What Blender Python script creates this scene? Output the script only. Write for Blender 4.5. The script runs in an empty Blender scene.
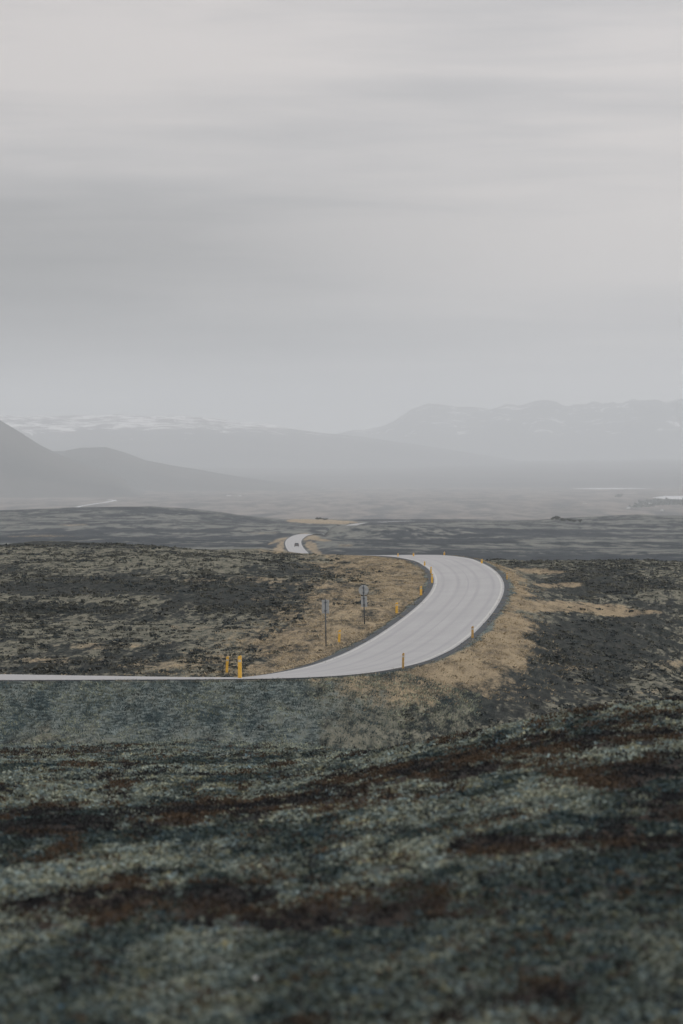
import bpy, math, random
import numpy as np

SC = bpy.context.scene
COL = SC.collection
random.seed(7)
RNG = np.random.default_rng(11)
F = 3840.0            # focal length in pixels (135 mm on a 36 mm tall frame)
HROW = 462.0          # image row of the true horizon (camera level, lens shifted)
CU = 341.5

# ------------------------------------------------------------------ helpers
def ss(a, b, x):
    t = np.clip((np.asarray(x, float) - a) / (b - a), 0, 1)
    return t * t * (3 - 2 * t)

def _hash(ix, iy, seed):
    h = (ix.astype(np.int64) * 374761393 + iy.astype(np.int64) * 668265263 + seed * 974711) & 0xFFFFFFFF
    h = ((h ^ (h >> 13)) * 1274126177) & 0xFFFFFFFF
    h = (h ^ (h >> 16)) & 0xFFFFFFFF
    return h / 4294967295.0

def vnoise(x, y, seed=0):
    x = np.asarray(x, float); y = np.asarray(y, float)
    x0 = np.floor(x); y0 = np.floor(y)
    fx = x - x0; fy = y - y0
    fx = fx * fx * fx * (fx * (fx * 6 - 15) + 10); fy = fy * fy * fy * (fy * (fy * 6 - 15) + 10)
    a = _hash(x0, y0, seed); b = _hash(x0 + 1, y0, seed)
    c = _hash(x0, y0 + 1, seed); d = _hash(x0 + 1, y0 + 1, seed)
    return (a + (b - a) * fx) * (1 - fy) + (c + (d - c) * fx) * fy

def fbm(x, y, seed=0, octv=4, gain=0.5):
    s = 0; a = 1; n = 0
    for i in range(octv):
        s = s + a * vnoise(x * 2 ** i + 17.3 * i, y * 2 ** i - 9.1 * i, seed + i * 31)
        n += a; a *= gain
    return s / n          # 0..1, mean .5

def mesh_obj(name, verts, faces, mat=None, parent=None, smooth=False):
    me = bpy.data.meshes.new(name)
    me.from_pydata([tuple(v) for v in verts], [], [tuple(f) for f in faces])
    me.update()
    if smooth:
        me.polygons.foreach_set('use_smooth', [True] * len(me.polygons))
    o = bpy.data.objects.new(name, me)
    COL.objects.link(o)
    if mat: me.materials.append(mat)
    if parent: o.parent = parent
    return o

def np_mesh(name, V, Fc, mat, smooth=True, attrs=None, colors=None):
    """V (n,3), Fc (m,k) with k = 3 or 4"""
    me = bpy.data.meshes.new(name)
    n, m, k = len(V), len(Fc), Fc.shape[1]
    me.vertices.add(n); me.loops.add(m * k); me.polygons.add(m)
    me.vertices.foreach_set('co', np.ascontiguousarray(V, np.float32).ravel())
    me.loops.foreach_set('vertex_index', np.ascontiguousarray(Fc, np.int32).ravel())
    me.polygons.foreach_set('loop_start', np.arange(0, m * k, k, dtype=np.int32))
    me.polygons.foreach_set('loop_total', np.full(m, k, np.int32))
    me.polygons.foreach_set('use_smooth', np.full(m, smooth, bool))
    for nm, arr in (attrs or {}).items():
        a = me.attributes.new(nm, 'FLOAT', 'POINT')
        a.data.foreach_set('value', np.ascontiguousarray(arr, np.float32).ravel())
    for nm, arr in (colors or {}).items():
        a = me.attributes.new(nm, 'FLOAT_COLOR', 'POINT')
        c = np.ones((n, 4), np.float32); c[:, :3] = arr
        a.data.foreach_set('color', c.ravel())
    me.update(calc_edges=True)
    me.validate()
    o = bpy.data.objects.new(name, me)
    COL.objects.link(o)
    me.materials.append(mat)
    return o

def tag(o, label, cat, group=None, kind=None):
    o['label'] = label; o['category'] = cat
    if group: o['group'] = group
    if kind: o['kind'] = kind
    return o

def struct(o, label=None, kind='structure'):
    o['kind'] = kind
    if label: o['label'] = label
    return o

# ------------------------------------------------------------------ node helpers
class NT:
    def __init__(self, name):
        self.mat = bpy.data.materials.new(name); self.mat.use_nodes = True
        self.t = self.mat.node_tree
        self.b = self.t.nodes['Principled BSDF']
        self.b.inputs['Specular IOR Level'].default_value = 0.25
        self.b.inputs['Roughness'].default_value = 0.9
    def n(self, typ, **kw):
        nd = self.t.nodes.new(typ)
        for k, v in kw.items(): setattr(nd, k, v)
        return nd
    def lk(self, a, b): self.t.links.new(a, b)
    def val(self, sock, v):
        if isinstance(v, (int, float)): sock.default_value = v
        elif isinstance(v, tuple): sock.default_value = v if len(v) == len(sock.default_value) else (*v, 1)
        else: self.lk(v, sock)
    def math(self, op, a, b=0.0, clamp=False):
        nd = self.n('ShaderNodeMath', operation=op, use_clamp=clamp)
        self.val(nd.inputs[0], a); self.val(nd.inputs[1], b)
        return nd.outputs[0]
    def mix(self, f, a, b):
        nd = self.n('ShaderNodeMix', data_type='RGBA')
        self.val(nd.inputs[0], f); self.val(nd.inputs[6], a); self.val(nd.inputs[7], b)
        return nd.outputs[2]
    def mapr(self, x, a, b, c=0.0, d=1.0):
        nd = self.n('ShaderNodeMapRange', interpolation_type='SMOOTHSTEP')
        self.val(nd.inputs[0], x)
        for i, v in enumerate((a, b, c, d)): nd.inputs[1 + i].default_value = v
        return nd.outputs[0]
    def pos(self, sx=1, sy=1, sz=1):
        g = self.n('ShaderNodeNewGeometry')
        m = self.n('ShaderNodeMapping'); m.inputs['Scale'].default_value = (sx, sy, sz)
        self.lk(g.outputs['Position'], m.inputs[0])
        return m.outputs[0]
    def noise(self, vec, scale, detail=4, rough=0.55, dist=0.0):
        nd = self.n('ShaderNodeTexNoise')
        self.lk(vec, nd.inputs['Vector'])
        nd.inputs['Scale'].default_value = scale; nd.inputs['Detail'].default_value = detail
        nd.inputs['Roughness'].default_value = rough; nd.inputs['Distortion'].default_value = dist
        return nd.outputs[0]
    def attr(self, name):
        nd = self.n('ShaderNodeAttribute', attribute_name=name)
        return nd
    def bump(self, h, strength, dist):
        nd = self.n('ShaderNodeBump'); nd.inputs['Strength'].default_value = strength
        nd.inputs['Distance'].default_value = dist
        self.lk(h, nd.inputs['Height']); self.lk(nd.outputs[0], self.b.inputs['Normal'])

def simple(name, col, rough=0.6, var=0.15, scale=6.0, metal=0.0, spec=0.3):
    m = NT(name)
    n = m.noise(m.pos(), scale, 4)
    c = m.mix(m.mapr(n, .3, .7), tuple(max(0, x * (1 - var)) for x in col), tuple(x * (1 + var) for x in col))
    m.lk(c, m.b.inputs['Base Color'])
    m.b.inputs['Roughness'].default_value = rough; m.b.inputs['Metallic'].default_value = metal
    m.b.inputs['Specular IOR Level'].default_value = spec
    return m.mat

# ------------------------------------------------------------------ road line
ROW = 7.2             # carriageway width
# outer (right hand) edge of the carriageway, image column / row, at a drop of 12.3 m
_outer = [(-900, 679.5), (-300, 680.4), (0, 680.2), (100, 679.8), (200, 679.3), (269, 678.9), (328, 676.8), (370, 672.8), (408, 666.0),
          (446, 652.5), (465, 640.5), (485, 622), (496, 608), (502.5, 596), (504.3, 588), (502.5, 579.5), (495, 570.5), (483, 563.3), (469, 558.3)]
RD = 12.3
OP = []
for u, r in _outer:
    d = RD * F / (r - HROW)
    OP.append(((u - CU) * d / F, d, RD))
# beyond the rise the road drops off the plateau to the plain
OP += [(14.0, 512, 12.45), (8.5, 545, 13.2), (1.0, 600, 15.2), (-8, 720, 19.7), (-14, 900, 26.5), (-14, 1150, 33), (-10.5, 1380, 36.0),
       (-12.3, 1490, 36.0), (-15.6, 1600, 36.1), (-18.3, 1740, 36.4), (-18.6, 1860, 37.0), (-17.2, 1960, 37.5), (-13.5, 2060, 38.6),
       (-9, 2160, 41), (-2, 2260, 42.6), (9, 2500, 44.0), (17, 2790, 44.8), (26, 2850, 45.0), (39, 2910, 45.3), (60, 3100, 47.5)]
OP = np.array(OP)
def catmull(P, per):
    out = []
    n = len(P)
    for i in range(n - 1):
        p0, p1, p2, p3 = P[max(i - 1, 0)], P[i], P[i + 1], P[min(i + 2, n - 1)]
        # centripetal style tangents from chord length keep uneven spacing smooth
        t1 = np.linalg.norm((p1 - p0)[:2]) + 1e-6; t2 = np.linalg.norm((p2 - p1)[:2]); t3 = np.linalg.norm((p3 - p2)[:2]) + 1e-6
        m1 = t2 * ((p1 - p0) / t1 * t2 + (p2 - p1) / t2 * t1) / (t1 + t2) if i > 0 else p2 - p1
        m2 = t2 * ((p2 - p1) / t2 * t3 + (p3 - p2) / t3 * t2) / (t2 + t3) if i < n - 2 else p2 - p1
        for k in range(per):
            t = k / per
            out.append((2*t**3-3*t**2+1)*p1 + (t**3-2*t**2+t)*m1 + (-2*t**3+3*t**2)*p2 + (t**3-t**2)*m2)
    out.append(P[-1])
    return np.array(out)
RO = catmull(OP, 14)
def smooth_line(L, it):
    L = L.copy()
    for _ in range(it):
        L[1:-1] = .25 * L[:-2] + .5 * L[1:-1] + .25 * L[2:]
    return L
def resample(L, step_fn):
    seg = np.linalg.norm(np.diff(L[:, :2], axis=0), axis=1); s = np.concatenate([[0], np.cumsum(seg)])
    t = [0.0]
    while t[-1] < s[-1]:
        y = np.interp(t[-1], s, L[:, 1])
        t.append(t[-1] + step_fn(y))
    t = np.clip(np.array(t), 0, s[-1])
    return np.stack([np.interp(t, s, L[:, i]) for i in range(3)], 1)
RO = resample(RO, lambda y: 1.0 if y < 560 else 6.0)
RO = smooth_line(RO, 8)
T = np.gradient(RO[:, :2], axis=0); T /= np.linalg.norm(T, axis=1)[:, None]
NL = np.stack([-T[:, 1], T[:, 0]], 1)          # to the left of travel = inner side
# superelevation: extra drop of the inner edge
bank = np.interp(RO[:, 0], [-25, -19, -8.5, 0, 6, 20], [.02, .06, .27, .33, .33, .30]) * (1 - ss(470, 560, RO[:, 1]))
RI = np.column_stack([RO[:, :2] + NL * ROW, RO[:, 2] + bank])
RC = (RO + RI) / 2                               # centre line
RSAMP = RC[::2] if len(RC) > 1200 else RC

def road_query(x, y):
    """signed distance to the centre line (left +), road drop there, bank per metre"""
    x = np.asarray(x, float); y = np.asarray(y, float)
    best = np.full(x.shape, 1e9); idx = np.zeros(x.shape, np.int64)
    for s in range(0, len(x), 20000):
        xs = x[s:s + 20000, None]; ys = y[s:s + 20000, None]
        d2 = (xs - RC[None, :, 0]) ** 2 + (ys - RC[None, :, 1]) ** 2
        i = d2.argmin(1); idx[s:s + 20000] = i; best[s:s + 20000] = d2[np.arange(len(i)), i]
    dx = x - RC[idx, 0]; dy = y - RC[idx, 1]
    lat = dx * NL[idx, 0] + dy * NL[idx, 1]
    along = dx * T[idx, 0] + dy * T[idx, 1]
    g = np.gradient(RC[:, 2]) / np.maximum(np.linalg.norm(np.gradient(RC[:, :2], axis=0), axis=1), 1e-6)
    drop = RC[idx, 2] + np.clip(along, -3, 3) * g[idx]
    dist = np.sqrt(best)
    return lat, dist, drop, bank[idx] / ROW

# ------------------------------------------------------------------ terrain (as drop below the eye)
PL = np.array([(0,1.7),(10,2.2),(20,3.3),(37,5.45),(60,6.75),(100,9.05),(130,10.8),(160,12.5),(190,14.2),(203,14.95),(214,14.7),(226,13.2),(240,13.1),(270,12.95),
      (300,12.7),(340,12.3),(400,11.8),(460,11.4),(520,11.2),(560,11.9),(620,14),(700,17.5),(900,25.5),(1150,32),(1350,35.6),(1500,36),(1900,38),(2400,42),(2740,45),(3300,50),(4500,80),(6000,98),(8000,102),(90000,102)])
PR = np.array([(0,1.7),(10,2.2),(20,3.25),(37,5.4),(60,6.2),(100,7.35),(130,8.25),(145,9.6),(165,12.2),(190,15.2),(215,17.0),(250,17.8),(300,17.8),(345,17.2),(375,16.3),(395,15.2),(412,14.4),(440,13.9),
      (480,13.55),(510,13.9),(560,15.1),(700,19.5),(900,26),(1150,32),(1350,35.6),(1500,36),(1900,38),(2400,42),(2740,45),(3300,50),(4500,80),(6000,98),(8000,102),(90000,102)])
def pchip(P, x):
    X, Y = P[:, 0], P[:, 1]
    h = np.diff(X); dl = np.diff(Y) / h
    m = np.zeros(len(X)); m[0] = dl[0]; m[-1] = dl[-1]
    for i in range(1, len(X) - 1):
        if dl[i-1] * dl[i] > 0:
            w1 = 2*h[i] + h[i-1]; w2 = h[i] + 2*h[i-1]
            m[i] = (w1 + w2) / (w1 / dl[i-1] + w2 / dl[i])
    i = np.clip(np.searchsorted(X, x, side='right') - 1, 0, len(X) - 2)
    t = (x - X[i]) / h[i]
    return (2*t**3-3*t**2+1)*Y[i] + (t**3-2*t**2+t)*h[i]*m[i] + (-2*t**3+3*t**2)*Y[i+1] + (t**3-t**2)*h[i]*m[i+1]
xo_y = RO[(RO[:, 1] > 221) & (RO[:, 1] < 2000)]
def col_of(x, y):
    yy = np.where(y > 1, y, 1.0)
    u = CU + F * x / yy
    return np.where(y > 1, np.clip(u, -3000, 3700), np.where(x < 0, -3000.0, 3700.0))
def ground_drop(x, y, detail=True, want=False):
    x = np.atleast_1d(np.asarray(x, float)); y = np.atleast_1d(np.asarray(y, float))
    d = np.where(y > 0, np.hypot(x * .35, y), np.hypot(x, y))
    u = col_of(x, y)
    wn = ss(180, 690, u)                                   # foreground: by direction
    xr = np.interp(y, xo_y[:, 1], xo_y[:, 0]) - 3
    wf = ss(-9, 9, x - xr)                                 # beyond the bend: by side of the road
    w = wn + (wf - wn) * ss(200, 232, d)
    L = pchip(PL, d) + ss(-40, 340, u) * ss(300, 500, d) * (1 - ss(520, 700, d)) * 1.55
    D = L * (1 - w) + pchip(PR, d) * w
    # two broad rises on the plain three kilometres out
    rows = np.interp(u, [-1500, -200, 0, 80, 150, 220, 290, 335, 470, 530, 590, 640, 690, 800, 1800], [521, 519, 515, 511, 509, 513, 523, 526, 525, 521, 518, 515.5, 517, 518, 521])
    amp = np.maximum(47.2 - (rows - HROW) / F * 3000, 0)
    D = D - amp * np.exp(-((d - 3000) / 330) ** 2)
    # a hummock right of the far road hides its next stretch
    D = D - 6.8 * np.exp(-((d - 2085) / 60) ** 2) * ss(-13, -3, x) * (1 - ss(22, 110, x))
    # natural unevenness
    D = D + (fbm(x / 45, y / 70, 3, 3) - .5) * 1.0 * ss(60, 160, d) * (1 - ss(170, 200, d) * (1 - ss(250, 290, d)))
    D = D + (fbm(x / 260, y / 300, 5, 4) - .5) * 9.0 * ss(900, 1500, d) * (1 - ss(5000, 9000, d))
    D = D + (fbm(x / 9, y / 12, 8, 3) - .5) * .55 * ss(20, 60, d) * (1 - ss(600, 1200, d))
    D = D + (fbm(x / 20, y / 60, 13, 3) - .5) * 2.3 * ss(330, 440, d) * (1 - ss(900, 1300, d)) * ss(4, 14, np.abs(x - xr - 2) - 3)
    D = D + (fbm(x / 70, y / 34, 17, 3) - .5) * 2.0 * ss(265, 330, d) * (1 - ss(490, 560, d)) * ss(8, 26, np.abs(x - xr - 2) - 3)
    lat = np.full(x.shape, 999.0); dist = np.full(x.shape, 999.0)
    k = (y > 185) & (y < 3050) & (np.abs(x) < 200)
    if k.any():
        la, di, dr, bk = road_query(x[k], y[k])
        lat[k] = la; dist[k] = di
        e = np.maximum(di - ROW / 2 - .7, 0)
        rel = 1 + 3 * ss(2040, 2120, y[k])
        sl = np.where(la < 0, .24 + .06 * ss(0, 8, x[k]), .17)
        wob = 1 + .35 * (fbm(x[k] / 7, y[k] / 7, 21, 2) - .5)
        lvl = dr + np.clip(la, -6, 6) * bk + .05 + .00022 * np.maximum(y[k] - 500, 0)
        D[k] = np.clip(D[k], lvl - e * .22 * wob * rel, lvl + e * sl * wob)
    if detail:
        off = ss(5.5, 9, dist)
        D = D - off * (fbm(x / 1.3, y / 1.6, 40, 3) - .5) * .24 * ss(15, 40, d) * (1 - ss(700, 1500, d))
    if want: return D, u, d, lat, dist
    return D

def hit(u, row):
    """where the sight line through (u,row) first meets the ground"""
    k = (row - HROW) / F
    dd = np.concatenate([np.arange(30, 700, .5), np.arange(700, 30000, 10)])
    xx = (u - CU) / F * dd
    D = ground_drop(xx, dd)
    i = np.nonzero(D - k * dd <= 0)[0]
    i = i[0] if len(i) else len(dd) - 1
    return float(xx[i]), float(dd[i]), float(-D[i])

def heather_mask(x, y, u, row):
    """dwarf shrub patches on the hill in the foreground"""
    xs = x - .085 * y
    n = fbm(xs / 1.3, y / 8, 60, 5, .6) * .62 + fbm(xs / 4.5, y / 22, 66, 3) * .38
    base = ss(.56, .68, n) * .8
    for (cu, cr, ru, rr, a) in PATCH:
        q = ((u - cu) / ru) ** 2 + ((row - cr + .10 * (u - cu)) / rr) ** 2
        q = q + (fbm(xs / .8, y / 5, 71, 5, .62) - .5) * 3.4
        base = np.maximum(base * (1 - .0 * a), a * (1 - ss(.1, 1.4, q))) if a > 0 else base * (1 - (-a) * (1 - ss(.6, 1.2, q)))
    return np.clip(base, 0, 1)
PATCH = [(250, 812, 150, 13, .8), (520, 848, 75, 11, 1), (130, 905, 120, 24, 1), (390, 912, 130, 20, .95), (625, 775, 70, 16, 1), (590, 745, 130, 10, .8),
         (420, 775, 120, 11, .9), (330, 738, 90, 7, .7), (110, 745, 120, 8, .7), (640, 850, 45, 8, .8), (650, 720, 60, 8, .6), (75, 830, 70, 9, .8),
         (500, 803, 60, 20, -1), (560, 890, 130, 22, -1), (320, 985, 420, 42, -1), (110, 870, 90, 9, -.8), (480, 875, 150, 8, -1), (260, 860, 120, 8, -.7), (600, 815, 70, 10, -.9)]

def cover_masks(X, Y, u, row, d, lat, dist):
    # ---- where straw coloured grass, gravel and dark heath grow; dark also holds scarp shade
    br = fbm(X / 2.4, Y / 13, 80, 5, .62) - .5
    brf = fbm(X / 7, Y / 110, 83, 5, .65) - .5
    br = br + (brf - br) * ss(800, 1400, d)
    e = dist - ROW / 2
    tan = np.zeros_like(X); grav = np.zeros_like(X); dark = np.zeros_like(X); pale = np.zeros_like(X)
    near = (Y > 190) & (Y < 560)
    outer = near & (lat < 0)
    xe = X
    tan = np.where(outer, ss(.35, 1.2, e + br) * (1 - ss(3.4, 8.2, (e + br * 7) / (1 - .58 * ss(255, 330, Y)))) * ss(-9, 6, xe + br * 9), tan)
    inner = near & (lat > 0)
    tan = np.where(inner, ss(.4, 1.2, e + br) * (1 - ss(3, 20, e + br * 24) * .75) * .8 * (1 - ss(10, 32, e + br * 26)) * ss(-16, -2, xe) , tan)
    grav = np.where(outer, ss(.6, 1.4, e) * (1 - ss(7, 20, e + br * 14)) * (1 - ss(-6, 6, xe + br * 9)), grav)
    grav = np.maximum(grav, .8 * ss(140, 200, Y + br * 70) * (1 - ss(203, 206, Y)) * (1 - ss(330, 500, u)))
    grav = np.maximum(grav, np.where(near, (1 - ss(.45, 1.1, e + br * 1.4)), 0))
    def spot(cu, cr, ru, rr, slope=0.0, soft=.7, rough=2.6):
        q = ((u - cu) / ru) ** 2 + ((row - cr - slope * (u - cu)) / rr) ** 2
        return np.where(Y > 40, 1 - ss(1 - soft, 1 + soft, q + br * rough), 0)
    for a in [(275, 581, 60, 4.5, .07), (400, 566, 38, 7, -.05), (535, 571, 32, 3.5, .06), (470, 597, 14, 30, 0), (555, 607, 75, 6.5, .02), (520, 640, 16, 5, -.5), (660, 690, 30, 3, -.1), (200, 580, 60, 3, .02), (60, 660, 50, 3, 0), (215, 628, 70, 3, .02), (625, 612, 38, 4, -.03), (600, 668, 30, 3, 0), (665, 667, 40, 6, 0),
              (170, 663, 60, 6, -.03), (240, 657, 60, 8, -.10), (90, 646, 60, 3, 0), (340, 612, 50, 7, -.15), (300, 635, 50, 8, -.3), (560, 585, 25, 3, 0), (280, 551, 30, 3, 0)]:
        tan = np.maximum(tan, spot(*a) * (.95 if a[0] > 480 and a[1] < 615 else .55))
    for a in [(282, 545, 9, 7, -.9), (312, 547, 9, 7, .8), (310, 537, 12, 3, .2), (346, 545, 9, 1.6, 0), (321, 521.6, 38, 2.4, .03, .25), (72, 525, 14, 1.2, 0), (277, 541, 10, 2, -.4), (320, 540, 14, 1.4, .1), (265, 533, 16, 1, 0), (40, 536, 40, 1, 0)]:
        tan = np.maximum(tan, spot(*a, rough=2.6) * (.9 if abs(a[0] - 300) < 30 else .6) if len(a) < 6 else spot(*a, rough=1.0))
    for a in [(560, 660, 90, 45, -.2), (590, 640, 90, 18, 0), (600, 585, 80, 14, 0), (660, 604, 38, 4.5, 0), (55, 609, 80, 4.5, 0, .3, .5), (250, 606, 55, 6, .02), (150, 590, 190, 9, .03), (130, 661, 12, 3, 0), (60, 540, 160, 6, 0), (420, 541, 90, 3, 0), (560, 534, 160, 5, 0), (100, 532, 90, 2.2, 0), (310, 568, 90, 5, .03)]:  # heath and shrub bands; at the scarp and ditch their shade is painted in too
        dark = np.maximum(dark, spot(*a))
    dark = np.maximum(dark, ss(250, 420, u) * ss(549, 557, row) * (Y > 800) * 1.3)
    for a in [(130, 558, 200, 9, .01), (60, 630, 150, 9, 0), (60, 597, 80, 4, 0), (600, 545, 140, 1.6, 0), (560, 527, 110, 1.8, .01), (190, 534, 110, 1.6, .01), (600, 540, 120, 1.5, 0), (440, 534, 60, 1.2, 0), (60, 527, 80, 1.2, .01), (620, 533, 60, 1.2, 0), (470, 548, 80, 1.4, 0), (660, 552, 90, 3, 0)]:
        pale = np.maximum(pale, spot(*a) * .9)
    pale = np.maximum(pale, (near & (lat < 0)) * ss(.50, .62, fbm(X / 3, Y / 26, 161, 4, .6)) * ss(8, 14, e) * .55)
    return tan, grav, dark, pale

# ------------------------------------------------------------------ ground sheet
def build_ground(mat):
    cols = np.concatenate([np.arange(-330, 1014, 1.9)])
    ang = np.arctan((cols - CU) / F)
    a0, a1 = ang[0], ang[-1]
    side = np.concatenate([np.linspace(0, 1, 14)[1:] ** 1.6])
    left = a0 - side[::-1] * (math.pi - abs(a0)); right = a1 + side * (math.pi - a1)
    A = np.concatenate([left, ang, right])
    R = np.concatenate([[.6, 1.5], np.arange(3, 34, 1.5), np.arange(34, 120, .32), np.arange(120, 200, .5), np.arange(200, 232, .3), np.arange(232, 330, .5), np.arange(330, 545, .7), np.arange(545, 1400, 9),
                        np.arange(1400, 3300, 6.5), 3300 * 1.022 ** np.arange(0, 85), np.geomspace(21500, 40000, 10)])
    RR, AA = np.meshgrid(R, A, indexing='ij')
    # within the view use straight rows (constant depth), further round use circles
    wv = ss(.5, .9, np.abs(AA))
    s = RR * (1 / np.cos(np.clip(AA, -1.2, 1.2)) * (1 - wv) + wv)
    X = (np.sin(AA) * s).ravel(); Y = (np.cos(AA) * s).ravel()
    D, u, d, lat, dist = ground_drop(X, Y, want=True)
    row = HROW + F * D / np.maximum(Y, 1)
    row = np.where(Y > 5, row, 3000)
    hm = heather_mask(X, Y, u, row) * (1 - ss(150, 200, d))
    D = D - hm * .08 * ss(20, 40, d)
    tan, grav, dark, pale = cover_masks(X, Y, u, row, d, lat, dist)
    far = ss(4200, 6500, d)
    n1 = len(R); n2 = len(A)
    V = np.column_stack([X, Y, -D])
    i = np.arange(n1 - 1)[:, None] * n2 + np.arange(n2 - 1)[None, :]
    Fc = np.stack([i, i + 1, i + n2 + 1, i + n2], -1).reshape(-1, 4)
    o = np_mesh('ground', V, Fc[:, ::-1].copy() if False else Fc[:, [0, 3, 2, 1]][:, ::-1].copy(), mat, True,
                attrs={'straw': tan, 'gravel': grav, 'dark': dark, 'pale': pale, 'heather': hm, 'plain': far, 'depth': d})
    return struct(o, 'rolling heath of heather, moss and straw coloured grass under the road')

def ground_material():
    m = NT('heath_ground')
    P = m.pos()
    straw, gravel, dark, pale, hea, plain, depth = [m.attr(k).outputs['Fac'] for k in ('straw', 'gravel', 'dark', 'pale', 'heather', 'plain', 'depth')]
    def nz(vec, sc, det, rg, di=0.0): return m.mapr(m.noise(vec, sc, det, rg, di), .32, .68)
    def wsum(*a):
        r = None
        for x, w in a:
            q = m.math('MULTIPLY', x, w); r = q if r is None else m.math('ADD', r, q)
        return r
    sp = m.n('ShaderNodeSeparateXYZ'); m.lk(P, sp.inputs[0])
    xs = m.math('SUBTRACT', sp.outputs[0], m.math('MULTIPLY', sp.outputs[1], .085))
    def sk(a, b, c):
        cb = m.n('ShaderNodeCombineXYZ')
        m.lk(m.math('MULTIPLY', xs, a), cb.inputs[0]); m.lk(m.math('MULTIPLY', sp.outputs[1], b), cb.inputs[1]); m.lk(m.math('MULTIPLY', sp.outputs[2], c), cb.inputs[2])
        return cb.outputs[0]
    n_f = nz(sk(8, 3, 8), 1.0, 4, .68)
    n_s = nz(sk(1.9, .42, 1.9), 1.0, 6, .68, .3)
    n_m = nz(sk(.55, .10, .55), 1.0, 6, .66, .4)
    n_l = nz(sk(.10, .02, .10), 1.0, 5, .6, .5)
    n_x = nz(m.pos(1.7, 1, 1), .011, 7, .68, .6)
    n_y = nz(m.pos(3.0, 1, 1), .028, 7, .72, .4)
    midf = m.mapr(depth, 150, 225)
    farf = m.mapr(depth, 800, 1400)
    # how mossy (1) or heathery (0) each spot is
    s = wsum((n_f, .08), (n_s, .29), (n_m, .31), (n_l, .32))
    sfar = wsum((n_x, .50), (n_y, .35), (n_l, .15))
    nd = m.n('ShaderNodeMix'); m.val(nd.inputs[0], farf); m.lk(s, nd.inputs[2]); m.lk(sfar, nd.inputs[3]); s = nd.outputs[0]
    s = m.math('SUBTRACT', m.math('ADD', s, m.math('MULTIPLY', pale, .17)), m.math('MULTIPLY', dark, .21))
    t = m.mapr(s, .42, .66)
    moss = m.mix(wsum((n_f, .5), (n_m, .5)), (.040, .066, .068), (.225, .245, .205))
    moss_mid = m.mix(n_s, (.075, .082, .068), (.205, .20, .155))
    moss_far = m.mix(n_y, (.075, .09, .092), (.165, .172, .155))
    moss = m.mix(farf, m.mix(midf, moss, moss_mid), moss_far)
    heath = m.mix(n_s, (.007, .013, .015), (.046, .053, .048))
    heath = m.mix(m.math('MULTIPLY', n_m, m.math('SUBTRACT', 1.0, m.math('MULTIPLY', midf, .8))), heath, (.045, .038, .034))
    heath = m.mix(farf, heath, m.mix(n_y, (.010, .017, .024), (.036, .046, .054)))
    c = m.mix(t, heath, moss)
    # brown dwarf shrubs on the near hill
    hm = m.mapr(wsum((hea, 1.0), (n_s, .5), (n_m, .25)), .55, 1.15)
    c = m.mix(hm, c, m.mix(n_m, (.018, .018, .018), (.044, .032, .024)))
    # straw grass
    stn = wsum((n_s, .40), (n_m, .40), (n_f, .20))
    st = m.mapr(m.math('ADD', m.math('MULTIPLY', straw, 1.0), stn), .88, 1.50)
    c = m.mix(st, c, m.mix(wsum((n_f, .5), (n_m, .5)), (.13, .103, .070), (.37, .305, .20)))
    # gravel and sparse grass of the bank
    gs = nz(m.pos(1, 1, 2), 2.6, 6, .7)
    gcol = m.mix(m.mapr(wsum((gs, .6), (n_m, .4)), .25, .75), (.026, .044, .049), (.165, .205, .20))
    gcol = m.mix(m.math('MULTIPLY', n_m, m.math('MULTIPLY', n_s, .6)), gcol, (.15, .15, .115))
    gm = m.mapr(wsum((gravel, 1.0), (n_s, .45)), .55, .95)
    c = m.mix(gm, c, gcol)
    # the far plain
    pn = m.noise(m.pos(9, 1, 1), .0018, 8, .72, .5)
    pc = m.mix(m.mapr(pn, .38, .62), (.020, .024, .028), (.165, .143, .125))
    c = m.mix(plain, c, pc)
    m.lk(c, m.b.inputs['Base Color'])
    m.b.inputs['Specular IOR Level'].default_value = .06
    h = wsum((n_s, .7), (n_f, .3))
    m.bump(h, 1.0, .16)
    return m.mat

# ------------------------------------------------------------------ plants that nobody could count
def blades(P, n, h, w, spread, lean, col, cvar, seed, wind=False):
    """tufts of bent pointed blades; P (k,3) roots, h,w,spread arrays (k,), col (k,3)"""
    r = np.random.default_rng(seed)
    k = len(P); N = k * n
    a = r.uniform(0, 2 * np.pi, N); rad = np.sqrt(r.uniform(0, 1, N)) * np.repeat(spread, n)
    base = np.repeat(P, n, 0) + np.column_stack([np.cos(a) * rad, np.sin(a) * rad, np.full(N, -.03)])
    hh = np.repeat(h, n) * r.uniform(.45, 1.1, N); ww = np.repeat(w, n) * r.uniform(.6, 1.3, N)
    b = a + r.normal(0, .8, N)
    if wind: b = r.normal(.12, .55, N) + np.pi * (r.uniform(0, 1, N) < .3)     # grass laid over by the wind
    ln = hh * r.uniform(.1, 1, N) * lean
    tip = base + np.column_stack([np.cos(b) * ln, np.sin(b) * ln, hh])
    f = r.uniform(0, np.pi, N)
    sd = np.column_stack([np.cos(f), np.sin(f), np.zeros(N)]) * ww[:, None] * .5
    V = np.stack([base - sd, base + sd, tip], 1).reshape(-1, 3)
    c = np.repeat(col, n, 0) * (1 + r.normal(0, cvar, (N, 1)))
    C = np.repeat(np.clip(c, .004, .6), 3, 0)
    return V, C
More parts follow.
